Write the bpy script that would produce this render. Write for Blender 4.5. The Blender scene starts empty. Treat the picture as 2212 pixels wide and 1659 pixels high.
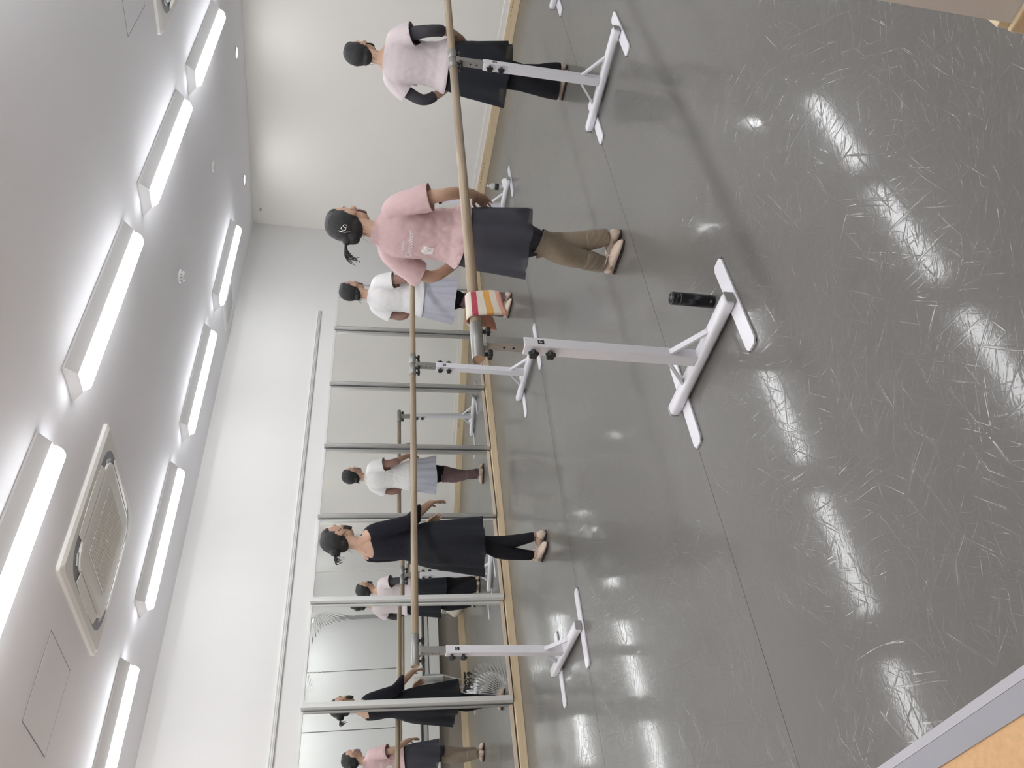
import bpy, bmesh, math, random
from mathutils import Vector, Matrix, noise
from mathutils.bvhtree import BVHTree
random.seed(7)
scene = bpy.context.scene
COL = scene.collection
D2R = math.pi / 180

# ------------------------------------------------------------------ camera
# the photograph was taken with the phone held upright and stored sideways: the picture's right is "down"
F_PX, PITCH, ROLL, YAW, CAM_H = 1748.25, 0.195059, -0.0629066, 0.801222, 1.45
_f0 = Vector((-math.sin(YAW), math.cos(YAW), 0)); _r0 = Vector((math.cos(YAW), math.sin(YAW), 0)); _u0 = Vector((0, 0, 1))
_fw = _f0 * math.cos(PITCH) - _u0 * math.sin(PITCH); _up = _u0 * math.cos(PITCH) + _f0 * math.sin(PITCH)
_rt = _r0 * math.cos(ROLL) - _up * math.sin(ROLL); _ut = _up * math.cos(ROLL) + _r0 * math.sin(ROLL)
camd = bpy.data.cameras.new('camera'); cam = bpy.data.objects.new('camera', camd); COL.objects.link(cam)
camd.sensor_fit = 'HORIZONTAL'; camd.sensor_width = 36.0; camd.lens = F_PX / 2212 * 36.0
camd.clip_start = 0.02; camd.clip_end = 100
_X, _Y, _Z = -_ut, _rt, -_fw
cam.matrix_world = Matrix(((_X.x, _Y.x, _Z.x, 0), (_X.y, _Y.y, _Z.y, 0), (_X.z, _Y.z, _Z.z, CAM_H), (0, 0, 0, 1)))
scene.camera = cam
# ------------------------------------------------------------------ world, exposure
w = bpy.data.worlds.new('world'); scene.world = w; w.use_nodes = True
w.node_tree.nodes['Background'].inputs[0].default_value = (0.9, 0.95, 1, 1); w.node_tree.nodes['Background'].inputs[1].default_value = 0.05
vs = scene.view_settings; vs.view_transform = 'Standard'; vs.look = 'None'; vs.gamma = 1.0; vs.use_curve_mapping = False
vs.exposure = 0.15
LAMP = 24.0          # emission of the ceiling lamps' diffusers

# ------------------------------------------------------------------ materials
MATS = {}
def nt(name):
    m = bpy.data.materials.new(name); m.use_nodes = True
    return m, m.node_tree.nodes, m.node_tree.links, m.node_tree.nodes['Principled BSDF']
def mat(name, col, rough=0.5, metal=0.0, var=0.06, scale=8.0, bump=0.0, bscale=60.0, stretch=(1, 1, 1), alpha=1.0, spec=0.5, sheen=0.0, emit=0.0, detail=3, trans=0.0):
    if name in MATS: return MATS[name]
    m, N, L, b = nt(name)
    tc = N.new('ShaderNodeTexCoord'); mp = N.new('ShaderNodeMapping'); mp.inputs['Scale'].default_value = stretch
    L.new(tc.outputs['Object'], mp.inputs['Vector'])
    n = N.new('ShaderNodeTexNoise'); n.inputs['Scale'].default_value = scale; n.inputs['Detail'].default_value = detail
    L.new(mp.outputs[0], n.inputs['Vector'])
    mr = N.new('ShaderNodeMix'); mr.data_type = 'RGBA'
    mr.inputs[6].default_value = tuple(c * (1 - var) for c in col) + (1,); mr.inputs[7].default_value = tuple(min(1, c * (1 + var)) for c in col) + (1,)
    L.new(n.outputs['Fac'], mr.inputs[0]); L.new(mr.outputs[2], b.inputs['Base Color'])
    b.inputs['Roughness'].default_value = rough; b.inputs['Metallic'].default_value = metal; b.inputs['Specular IOR Level'].default_value = spec
    if sheen: b.inputs['Sheen Weight'].default_value = sheen
    if trans: b.inputs['Transmission Weight'].default_value = trans
    if alpha < 1: b.inputs['Alpha'].default_value = alpha
    if bump:
        n2 = N.new('ShaderNodeTexNoise'); n2.inputs['Scale'].default_value = bscale; n2.inputs['Detail'].default_value = 3
        L.new(mp.outputs[0], n2.inputs['Vector'])
        bp = N.new('ShaderNodeBump'); bp.inputs['Strength'].default_value = bump; bp.inputs['Distance'].default_value = 0.01
        L.new(n2.outputs['Fac'], bp.inputs['Height']); L.new(bp.outputs[0], b.inputs['Normal'])
    if emit:
        b.inputs['Emission Color'].default_value = (0.955, 0.975, 1, 1); b.inputs['Emission Strength'].default_value = emit
    MATS[name] = m
    return m

def floor_vinyl_mat():
    m, N, L, b = nt('vinyl_grey')
    tc = N.new('ShaderNodeTexCoord')
    n = N.new('ShaderNodeTexNoise'); n.inputs['Scale'].default_value = 0.9; n.inputs['Detail'].default_value = 4
    L.new(tc.outputs['Object'], n.inputs['Vector'])
    mx = N.new('ShaderNodeMix'); mx.data_type = 'RGBA'
    mx.inputs[6].default_value = (0.140, 0.133, 0.121, 1); mx.inputs[7].default_value = (0.162, 0.155, 0.144, 1)
    L.new(n.outputs['Fac'], mx.inputs[0])
    acc = None
    for k, (ang, sx, sy, lo) in enumerate([(0.25, 2.5, 60, .625), (0.95, 3, 80, .63), (1.45, 2.5, 70, .63), (2.05, 3, 85, .63), (2.65, 2.5, 75, .63), (0.6, 7, 130, .64), (1.8, 6, 120, .64), (2.4, 7, 140, .64)]):
        mp = N.new('ShaderNodeMapping'); mp.inputs['Rotation'].default_value = (0, 0, ang); mp.inputs['Location'].default_value = (k * 3.7, k * 1.3, 0)
        wn = N.new('ShaderNodeTexNoise'); wn.inputs['Scale'].default_value = 1.3; L.new(tc.outputs['Object'], wn.inputs['Vector'])
        ad = N.new('ShaderNodeVectorMath'); ad.operation = 'MULTIPLY_ADD'; ad.inputs[1].default_value = (0.16, 0.16, 0); L.new(wn.outputs['Color'], ad.inputs[0]); L.new(tc.outputs['Object'], ad.inputs[2])
        L.new(ad.outputs[0], mp.inputs['Vector'])
        ms = N.new('ShaderNodeVectorMath'); ms.operation = 'MULTIPLY'; ms.inputs[1].default_value = (sx, sy, 1); L.new(mp.outputs[0], ms.inputs[0])
        s = N.new('ShaderNodeTexNoise'); s.inputs['Scale'].default_value = 1.0; s.inputs['Detail'].default_value = 1.5; L.new(ms.outputs[0], s.inputs['Vector'])
        r = N.new('ShaderNodeMapRange'); r.inputs['From Min'].default_value = lo; r.inputs['From Max'].default_value = lo + .06; L.new(s.outputs['Fac'], r.inputs['Value'])
        if acc is None: acc = r.outputs[0]
        else:
            a = N.new('ShaderNodeMath'); a.operation = 'MAXIMUM'; L.new(acc, a.inputs[0]); L.new(r.outputs[0], a.inputs[1]); acc = a.outputs[0]
    # scuffing is uneven over the floor
    pn = N.new('ShaderNodeTexNoise'); pn.inputs['Scale'].default_value = 1.1; pn.inputs['Detail'].default_value = 3; L.new(tc.outputs['Object'], pn.inputs['Vector'])
    pr = N.new('ShaderNodeMapRange'); pr.inputs['From Min'].default_value = .28; pr.inputs['From Max'].default_value = .72; L.new(pn.outputs['Fac'], pr.inputs['Value'])
    mu = N.new('ShaderNodeMath'); mu.operation = 'MULTIPLY'; L.new(acc, mu.inputs[0]); L.new(pr.outputs[0], mu.inputs[1])
    mx2 = N.new('ShaderNodeMix'); mx2.data_type = 'RGBA'; mx2.inputs[7].default_value = (0.25, 0.242, 0.23, 1)
    f = N.new('ShaderNodeMath'); f.operation = 'MULTIPLY'; f.inputs[1].default_value = 0.06; L.new(mu.outputs[0], f.inputs[0])
    L.new(f.outputs[0], mx2.inputs[0]); L.new(mx.outputs[2], mx2.inputs[6]); L.new(mx2.outputs[2], b.inputs['Base Color'])
    rr = N.new('ShaderNodeMapRange'); rr.inputs['To Min'].default_value = 0.38; rr.inputs['To Max'].default_value = 0.46; L.new(mu.outputs[0], rr.inputs['Value']); L.new(rr.outputs[0], b.inputs['Roughness'])
    fine = N.new('ShaderNodeTexNoise'); fine.inputs['Scale'].default_value = 140; fine.inputs['Detail'].default_value = 2; L.new(tc.outputs['Object'], fine.inputs['Vector'])
    hs = N.new('ShaderNodeMath'); hs.operation = 'MULTIPLY_ADD'; hs.inputs[1].default_value = 1.0; L.new(mu.outputs[0], hs.inputs[0])
    fm = N.new('ShaderNodeMath'); fm.operation = 'MULTIPLY'; fm.inputs[1].default_value = 0.12; L.new(fine.outputs['Fac'], fm.inputs[0]); L.new(fm.outputs[0], hs.inputs[2])
    bp = N.new('ShaderNodeBump'); bp.inputs['Strength'].default_value = 0.45; bp.inputs['Distance'].default_value = 0.0012; L.new(hs.outputs[0], bp.inputs['Height']); L.new(bp.outputs[0], b.inputs['Normal'])
    L.new(bp.outputs[0], b.inputs['Coat Normal']); b.inputs['Coat Weight'].default_value = 0.46; b.inputs['Coat Roughness'].default_value = 0.07; b.inputs['Coat IOR'].default_value = 1.45
    b.inputs['Specular IOR Level'].default_value = 0.22
    MATS['vinyl_grey'] = m
    return m

def wood_mat(name, c1, c2, axis=1, rough=0.45, scale=5.0):
    m, N, L, b = nt(name)
    tc = N.new('ShaderNodeTexCoord'); mp = N.new('ShaderNodeMapping')
    st = [14.0, 14.0, 14.0]; st[axis] = 0.7; mp.inputs['Scale'].default_value = st
    L.new(tc.outputs['Object'], mp.inputs['Vector'])
    n = N.new('ShaderNodeTexNoise'); n.inputs['Scale'].default_value = scale; n.inputs['Detail'].default_value = 6; n.inputs['Distortion'].default_value = 0.6
    L.new(mp.outputs[0], n.inputs['Vector'])
    cr = N.new('ShaderNodeValToRGB'); cr.color_ramp.elements[0].position = 0.32; cr.color_ramp.elements[1].position = 0.72
    cr.color_ramp.elements[0].color = c1 + (1,); cr.color_ramp.elements[1].color = c2 + (1,)
    L.new(n.outputs['Fac'], cr.inputs[0]); L.new(cr.outputs[0], b.inputs['Base Color']); b.inputs['Roughness'].default_value = rough
    bp = N.new('ShaderNodeBump'); bp.inputs['Strength'].default_value = 0.12; bp.inputs['Distance'].default_value = 0.003; L.new(n.outputs['Fac'], bp.inputs['Height']); L.new(bp.outputs[0], b.inputs['Normal'])
    MATS[name] = m
    return m

def stripe_mat():
    m, N, L, b = nt('striped_terry')
    uv = N.new('ShaderNodeUVMap'); sp = N.new('ShaderNodeSeparateXYZ'); L.new(uv.outputs[0], sp.inputs[0])
    cr = N.new('ShaderNodeValToRGB'); cr.color_ramp.interpolation = 'CONSTANT'
    cream, crim, oran, pink = (.72, .66, .56, 1), (.48, .05, .09, 1), (.70, .35, .07, 1), (.72, .36, .27, 1)
    stops = [(0, pink), (.17, cream), (.32, cream), (.4, crim), (.46, cream), (.50, cream), (.565, crim), (.64, cream), (.74, oran), (.83, cream), (.915, pink)]
    e = cr.color_ramp.elements; e[0].position = 0; e[0].color = pink; e[1].position = stops[1][0]; e[1].color = stops[1][1]
    for p, c in stops[2:]:
        x = e.new(p); x.color = c
    L.new(sp.outputs[1], cr.inputs[0]); L.new(cr.outputs[0], b.inputs['Base Color']); b.inputs['Roughness'].default_value = .95; b.inputs['Sheen Weight'].default_value = .3
    tc = N.new('ShaderNodeTexCoord'); n = N.new('ShaderNodeTexNoise'); n.inputs['Scale'].default_value = 300; L.new(tc.outputs['Object'], n.inputs['Vector'])
    bp = N.new('ShaderNodeBump'); bp.inputs['Strength'].default_value = .6; bp.inputs['Distance'].default_value = .004; L.new(n.outputs['Fac'], bp.inputs['Height']); L.new(bp.outputs[0], b.inputs['Normal'])
    MATS['striped_terry'] = m
    return m

VINYL = floor_vinyl_mat()
M_WALLB = mat('back_wall_cream', (0.85, 0.82, 0.775), .75, var=.015, scale=1.2, bump=.05, bscale=220)
M_WALL = mat('wall_paint', (0.69, 0.68, 0.665), .75, var=.015, scale=1.2, bump=.05, bscale=220)
M_CEIL = mat('ceiling_paint', (0.89, 0.89, 0.93), .8, var=.012, scale=1.0, bump=.04, bscale=200)
M_FIX = mat('fixture_white', (0.80, 0.80, 0.80), .4, var=.01)
M_LAMP = mat('lamp_diffuser', (0.9, 0.9, 0.9), .4, var=0, emit=LAMP)
M_DOWN = mat('downlight_diffuser', (0.9, 0.9, 0.88), .4, var=0, emit=LAMP * 6)
M_AC = mat('aircon_plastic', (0.74, 0.725, 0.685), .45, var=.015)
M_ACD = mat('aircon_dark_gap', (0.22, 0.24, 0.26), .5)
M_ACS = mat('aircon_inner_grey', (0.55, 0.56, 0.57), .5)
M_BASE = wood_mat('baseboard_wood', (0.66, 0.515, 0.325), (0.76, 0.615, 0.415), 1, .5, 3)
M_BASEX = wood_mat('baseboard_wood_x', (0.66, 0.515, 0.325), (0.76, 0.615, 0.415), 0, .5, 3)
M_RAIL = wood_mat('rail_beech', (0.31, 0.235, 0.16), (0.50, 0.395, 0.28), 1, .4, 3)
M_END = wood_mat('rail_end_grain', (0.36, 0.22, 0.13), (0.46, 0.30, 0.18), 1, .6, 8)
M_FLOORW = mat('cork_floor', (0.72, 0.43, 0.20), .45, var=.18, scale=60, bump=.05, detail=5)
M_TAPE = mat('grey_edge_tape', (0.36, 0.36, 0.39), .5, var=.05)
M_ALU = mat('aluminium', (0.62, 0.62, 0.61), .35, .85, var=.05)
M_ALUD = mat('aluminium_dull', (0.42, 0.42, 0.41), .4, .7, var=.05)
M_MFR = mat('mirror_frame_white', (0.66, 0.66, 0.64), .35, .1, var=.03)
M_MSTRIP = mat('mirror_foot_strip', (0.62, 0.53, 0.42), .5, var=.06)
M_MIR = mat('mirror_film', (0.86, 0.87, 0.85), .012, 1.0, var=.004, scale=2)
M_WHITE = mat('white_powder_coat', (0.80, 0.79, 0.83), .28, var=.02, bump=.02, bscale=120)
M_STEEL = mat('brushed_steel', (0.36, 0.355, 0.34), .42, .65, var=.08, stretch=(1, 1, 20))
M_CAPG = mat('grey_end_cap', (0.40, 0.40, 0.39), .5)
M_BLACKP = mat('black_plastic', (0.018, 0.018, 0.02), .42, var=.1)
M_HOLE = mat('pin_hole_black', (0.006, 0.006, 0.006), .9)
M_THERM = mat('black_gloss_enamel', (0.012, 0.013, 0.016), .16, var=.1)
M_SCREEN = mat('roller_blind_fabric', (0.60, 0.60, 0.585), .85, var=.015, bump=.05, bscale=400)
M_LOWER = mat('lower_wall_shaded', (0.33, 0.30, 0.265), .8, var=.03)  # shade of the deep recess under the ledge is put into this colour
M_SILL = mat('sill_white', (0.70, 0.69, 0.66), .5, var=.02)
M_TUBE = mat('table_leg_steel', (0.55, 0.55, 0.54), .3, .85, var=.05)
M_TOPW = mat('table_top_white', (0.66, 0.65, 0.62), .45, var=.02)
M_TOPG = mat('table_bracket_grey', (0.38, 0.39, 0.39), .5, var=.04)
M_CANVAS = mat('cream_canvas', (0.66, 0.60, 0.52), .9, var=.06, bump=.2, bscale=300)
M_PET = mat('clear_bottle', (0.80, 0.82, 0.82), .12, var=.02, alpha=.55)
M_CAPW = mat('white_cap', (0.8, 0.8, 0.8), .4)
M_LABELD = mat('dark_bottle_label', (0.03, 0.03, 0.03), .5)
M_STRIPE = stripe_mat()
M_SKIN = mat('skin', (0.56, 0.355, 0.255), .5, var=.08, scale=14, bump=.04, bscale=180, spec=.4)
M_HAIR = mat('black_hair', (0.018, 0.0175, 0.0195), .55, var=.5, scale=30, stretch=(5, 5, .6), bump=.5, bscale=60)
M_EYE = mat('eye_dark', (0.03, 0.02, 0.02), .2)
M_PINK = mat('pink_cotton', (0.62, 0.435, 0.435), .9, var=.03, bump=.12, bscale=40, sheen=.1)
M_PALE = mat('pale_pink_knit', (0.66, 0.575, 0.59), .92, var=.05, bump=.25, bscale=350, sheen=.1)
M_WHITEC = mat('white_cotton', (0.80, 0.785, 0.78), .9, var=.02, bump=.1, bscale=40)
M_LACE = mat('black_lace_knit', (0.016, 0.017, 0.026), .85, var=.5, scale=160, bump=.7, bscale=160, spec=.25)
M_SLATE = mat('slate_chiffon', (0.070, 0.070, 0.086), .8, var=.08, bump=.05, alpha=.86, spec=.25)
M_SLATEL = mat('slate_leggings', (0.045, 0.045, 0.055), .8, var=.08)
M_BLKSK = mat('black_chiffon', (0.021, 0.023, 0.029), .85, var=.1, alpha=.93, spec=.25)
M_BLKL = mat('black_leggings', (0.014, 0.014, 0.018), .8, var=.1, spec=.25)
M_LILAC = mat('pale_lilac_chiffon', (0.50, 0.50, 0.58), .85, var=.04, bump=.08, alpha=.93)
M_KHAKI = mat('khaki_knit', (0.285, 0.225, 0.165), .95, var=.1, bump=.35, bscale=140, sheen=.15)
M_MAUVE = mat('mauve_knit', (0.18, 0.115, 0.12), .95, var=.08, bump=.2, bscale=140)
M_MAUVES = mat('mauve_sheer_sleeve', (0.38, 0.225, 0.185), .85, var=.06)
M_CHAR = mat('charcoal_sleeve', (0.055, 0.052, 0.062), .85, var=.08)
M_SHOE = mat('ballet_slipper_canvas', (0.70, 0.56, 0.46), .75, var=.05, bump=.12, bscale=80)
M_STRAP = mat('slipper_elastic', (0.66, 0.52, 0.45), .8)
M_SOLE = mat('slipper_sole', (0.04, 0.035, 0.035), .8)
M_MASKB = mat('black_mask', (0.02, 0.02, 0.024), .8)
M_MASKM = mat('mauve_mask', (0.32, 0.22, 0.23), .8)
M_PRINT = mat('white_shirt_print', (0.82, 0.78, 0.77), .8)
M_CLIP = mat('silver_hair_clip', (0.72, 0.70, 0.67), .25, .8)
M_STAIN = mat('brown_tape_residue', (0.40, 0.24, 0.13), .8, var=.35, scale=90)

# ------------------------------------------------------------------ mesh helpers
def link(o, parent=None):
    COL.objects.link(o)
    if parent is not None: o.parent = parent
    return o
def tag(o, label=None, cat=None, group=None, kind=None):
    if label: o['label'] = label
    if cat: o['category'] = cat
    if group: o['group'] = group
    if kind: o['kind'] = kind
    return o
def empty(name, loc=(0, 0, 0), rz=0.0, label=None, cat=None, group=None, kind=None):
    o = bpy.data.objects.new(name, None); o.location = loc; o.rotation_euler = (0, 0, rz); o.empty_display_size = .05
    link(o); return tag(o, label, cat, group, kind)
def obj(name, bm, m, parent=None, smooth=False, loc=None, label=None):
    if smooth:
        for f in bm.faces: f.smooth = True
    me = bpy.data.meshes.new(name); bm.to_mesh(me); bm.free(); me.materials.append(m)
    o = bpy.data.objects.new(name, me); link(o, parent)
    if loc is not None: o.location = loc
    if label: o['label'] = label
    return o
def inst(src, parent=None, loc=None):
    o = src.copy(); link(o, parent); o.parent = parent
    if loc is not None: o.location = loc
    return o
def copy_tree(o, parent=None):
    c = o.copy(); COL.objects.link(c); c.parent = parent
    for ch in list(o.children): copy_tree(ch, c)
    return c
def NB(): return bmesh.new()
def box(bm, c, s, rot=None, bev=0.0):
    hx, hy, hz = s[0] / 2, s[1] / 2, s[2] / 2
    co = [(-hx, -hy, -hz), (hx, -hy, -hz), (hx, hy, -hz), (-hx, hy, -hz), (-hx, -hy, hz), (hx, -hy, hz), (hx, hy, hz), (-hx, hy, hz)]
    vsx = []
    for p in co:
        v = Vector(p)
        if rot is not None: v = rot @ v
        vsx.append(bm.verts.new(v + Vector(c)))
    fs = [bm.faces.new([vsx[i] for i in q]) for q in ((0, 3, 2, 1), (4, 5, 6, 7), (0, 1, 5, 4), (1, 2, 6, 5), (2, 3, 7, 6), (3, 0, 4, 7))]
    if bev:
        es = list({e for f in fs for e in f.edges})
        bmesh.ops.bevel(bm, geom=es, offset=bev, segments=2, affect='EDGES', profile=.5)
    return bm
def bx(x0, x1, y0, y1, z0, z1, bev=0.0, bm=None):
    bm = bm or NB()
    return box(bm, ((x0 + x1) / 2, (y0 + y1) / 2, (z0 + z1) / 2), (x1 - x0, y1 - y0, z1 - z0), None, bev)
def frame_of(d, hint=None):
    d = d.normalized(); h = hint or (Vector((0, 0, 1)) if abs(d.z) < .9 else Vector((0, 1, 0)))
    s = d.cross(h)
    if s.length < 1e-6: s = d.cross(Vector((1, 0, 0)))
    s.normalize(); return s, s.cross(d).normalized()
def skin_rings(bm, rings, caps=True):
    n = len(rings[0])
    for a, b in zip(rings, rings[1:]):
        for i in range(n):
            bm.faces.new((a[i], a[(i + 1) % n], b[(i + 1) % n], b[i]))
    if caps:
        bm.faces.new(list(reversed(rings[0]))); bm.faces.new(rings[-1])
def tube(bm, pts, rad, seg=12, caps=True, hint=None):
    """rad: number, list of numbers or list of (side, thickness) pairs"""
    pts = [Vector(p) for p in pts]; rings = []
    if not isinstance(rad, (list, tuple)): rad = [rad] * len(pts)
    ps = None
    for i, p in enumerate(pts):
        d = (pts[min(i + 1, len(pts) - 1)] - pts[max(i - 1, 0)])
        s, t = frame_of(d, hint)
        if ps is not None and hint is None:
            s = (ps - d.normalized() * ps.dot(d.normalized())).normalized(); t = s.cross(d.normalized()).normalized()
        ps = s
        r = rad[i]; ra, rb = r if isinstance(r, (list, tuple)) else (r, r)
        rings.append([bm.verts.new(p + s * (ra * math.cos(2 * math.pi * k / seg)) + t * (rb * math.sin(2 * math.pi * k / seg))) for k in range(seg)])
    skin_rings(bm, rings, caps)
    return bm
def loftz(bm, rings, seg=28, caps=True):
    rr = []
    for z, cx, cy, rx, ry in rings:
        rr.append([bm.verts.new((cx + rx * math.cos(2 * math.pi * k / seg), cy + ry * math.sin(2 * math.pi * k / seg), z)) for k in range(seg)])
    skin_rings(bm, rr, caps); return bm
def lathe(bm, prof, seg=24, c=(0, 0, 0)):
    rr = [[bm.verts.new((c[0] + r * math.cos(2 * math.pi * k / seg), c[1] + r * math.sin(2 * math.pi * k / seg), c[2] + z)) for k in range(seg)] for r, z in prof]
    skin_rings(bm, rr, True); return bm
def ball(bm, c, r, rot=None, u=20, v=14):
    r = r if isinstance(r, (list, tuple)) else (r, r, r)
    M = Matrix.Translation(Vector(c)) @ (rot.to_4x4() if rot else Matrix.Identity(4)) @ Matrix.Diagonal((r[0], r[1], r[2], 1))
    bmesh.ops.create_uvsphere(bm, u_segments=u, v_segments=v, radius=1.0, matrix=M); return bm
def interp(pts, vals, n):
    """resample a polyline with a Catmull-Rom curve; vals are interpolated linearly"""
    P = [Vector(p) for p in pts]; out = []; vo = []
    for i in range(len(P) - 1):
        p0, p1, p2, p3 = P[max(i - 1, 0)], P[i], P[i + 1], P[min(i + 2, len(P) - 1)]
        for k in range(n):
            t = k / n
            out.append(.5 * ((2 * p1) + (p2 - p0) * t + (2 * p0 - 5 * p1 + 4 * p2 - p3) * t * t + (3 * p1 - p0 - 3 * p2 + p3) * t ** 3)); 
            a, b = vals[i], vals[i + 1]
            vo.append(tuple(x + (y - x) * t for x, y in zip(a, b)) if isinstance(a, (tuple, list)) else a + (b - a) * t)
    out.append(P[-1]); vo.append(vals[-1]); return out, vo
def remesh(bm, voxel, iters=3, fac=.5):
    me = bpy.data.meshes.new('tmp'); bm.to_mesh(me); bm.free()
    o = bpy.data.objects.new('tmp', me); COL.objects.link(o)
    md = o.modifiers.new('r', 'REMESH'); md.mode = 'VOXEL'; md.voxel_size = voxel; md.adaptivity = 0
    if iters:
        sm = o.modifiers.new('s', 'SMOOTH'); sm.factor = fac; sm.iterations = iters
    dg = bpy.context.evaluated_depsgraph_get(); ev = o.evaluated_get(dg)
    m2 = bpy.data.meshes.new_from_object(ev); b2 = NB(); b2.from_mesh(m2)
    bpy.data.objects.remove(o); bpy.data.meshes.remove(me); bpy.data.meshes.remove(m2)
    return b2
def cut(bm, co, no, rad=None, guard=None):
    """remove what lies beyond the plane (within rad of co)"""
    co = Vector(co); no = Vector(no).normalized()
    if rad is None: geom = bm.verts[:] + bm.edges[:] + bm.faces[:]
    else:
        vv = {v for v in bm.verts if (v.co - co).length < rad}
        ff = [f for f in bm.faces if all(v in vv for v in f.verts)]
        ee = list({e for f in ff for e in f.edges}); geom = list({v for f in ff for v in f.verts}) + ee + ff
    bmesh.ops.bisect_plane(bm, geom=geom, plane_co=co, plane_no=no, clear_outer=False)
    dele = [f for f in bm.faces if (f.calc_center_median() - co).dot(no) > 0 and (rad is None or (f.calc_center_median() - co).length < rad * 1.15) and (guard is None or guard(f.calc_center_median()))]
    bmesh.ops.delete(bm, geom=dele, context='FACES')
    loose = [v for v in bm.verts if not v.link_faces]; bmesh.ops.delete(bm, geom=loose, context='VERTS')
def keep_biggest(bm):
    bm.verts.ensure_lookup_table(); seen = set(); best = []
    for v in bm.verts:
        if v in seen: continue
        st = [v]; comp = []; seen.add(v)
        while st:
            a = st.pop(); comp.append(a)
            for e in a.link_edges:
                b = e.other_vert(a)
                if b not in seen: seen.add(b); st.append(b)
        if len(comp) > len(best): best = comp
    bs = set(best); bmesh.ops.delete(bm, geom=[v for v in bm.verts if v not in bs], context='VERTS')
def wrinkle(bm, fn):
    bm.normal_update()
    mv = [(v, v.normal.copy() * fn(v.co)) for v in bm.verts]
    for v, d in mv: v.co += d

# ------------------------------------------------------------------ room shell
XL, XR, YB, YN, ZC = -6.24, -0.512, 8.53, -1.3, 2.755
XA = 2.2      # far side of the entrance recess beside the camera
YJ = 1.70    # end of the window wall, where the recess starts
def struct(name, bm, m, parent=None, label=None, cat=None):
    o = obj(name, bm, m, parent)
    if parent is None: tag(o, label, cat, kind='structure')
    return o
floor = struct('floor', bx(XL - .2, XA + .2, YN - .2, YB + .2, -.15, -.003), M_FLOORW, None, 'grey dance vinyl laid over a warm cork-coloured floor', 'floor')
SEAMS = [XL, -4.358, -2.452, XR]
for a, b in zip(SEAMS, SEAMS[1:]):
    obj('vinyl_sheet', bx(a + .0012, b - .0012, .648, YB, -.003, 0.0), VINYL, floor)
obj('edge_tape', bx(XL, XR, .628, .650, -.003, .0012), mat('pale_edge_tape', (0.50, 0.49, 0.53), .4), floor)
obj('edge_tape', bx(XL, XR, .572, .6275, -.003, .0004), M_TAPE, floor)
ceiling = struct('ceiling', bx(XL - .2, XA + .2, YN - .2, YB + .2, ZC, ZC + .15), M_CEIL, None, 'smooth white painted ceiling', 'ceiling')
struct('wall_left', bx(XL - .15, XL, YN, YB, -.003, ZC), M_WALL, None, 'white wall carrying the row of mirrors', 'wall')
struct('wall_back', bx(XL, XR + .3, YB, YB + .15, -.003, ZC), M_WALLB, None, 'plain cream back wall', 'wall')
struct('wall_near', bx(XL, XA, YN - .15, YN, -.003, ZC), M_WALL, None, 'plain wall behind the camera', 'wall')
struct('wall_recess', bx(XA, XA + .15, YN, YJ, -.003, ZC), M_WALL, None, 'plain wall closing the entrance recess', 'wall')
# window wall (seen in the mirrors): pier by the back wall, head band, lower wall, and the near end
wr = struct('wall_right', bx(XR, XR + .30, 7.22, YB, -.003, ZC), M_WALL, None, 'wall of windows with blinds drawn, opposite the mirrors', 'wall')
obj('wall_head', bx(XR, XR + .30, YJ + .25, 7.22, 2.51, ZC), M_WALL, wr)
obj('wall_end', bx(XR, XA, YJ, YJ + .25, -.003, ZC), M_WALL, wr)
obj('lower_wall', bx(XR + .12, XR + .30, YJ + .25, 7.22, -.003, .43), M_LOWER, wr)
obj('pilaster_strip', bx(XR - .012, XR, 7.76, 7.80, .06, 2.6), M_SILL, wr)
EDG = [7.20, 6.27, 5.10, 4.05, 3.0, 2.04]
for i in range(5):
    y1, y0 = EDG[i], EDG[i + 1]
    wn = obj('window_%d' % (i + 1), bx(XR + .20, XR + .24, y0, y1, .55, 2.51), mat('window_glass_dark', (0.25, 0.27, 0.29), .1), None)
    tag(wn, 'window with its grey roller blind drawn down', 'window', 'windows opposite the mirrors', 'structure')
    obj('roller_blind', bx(XR + .10, XR + .104, y0 + .006, y1 - .006, .93, 2.47), M_SCREEN, wn)
    obj('blind_cassette', bx(XR + .07, XR + .15, y0 + .003, y1 - .003, 2.47, 2.51), M_ALUD, wn)
    obj('lower_panel', bx(XR + .06, XR + .12, y0, y1, .70, .97), M_SILL, wn)
    obj('sill_groove', bx(XR + .08, XR + .14, y0, y1, .685, .70), M_ALUD, wn)
    obj('sill_rail', bx(XR + .02, XR + .12, y0, y1, .60, .655), M_ALU, wn)
    obj('sill_ledge', bx(XR - .03, XR + .14, y0, y1, .43, .585), M_SILL, wn)
tag(obj('window_jamb', bx(XR + .02, XR + .2, 7.19, 7.22, .43, 2.51), M_ALUD), 'grey jamb closing the row of windows', 'jamb', kind='structure')
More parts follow.
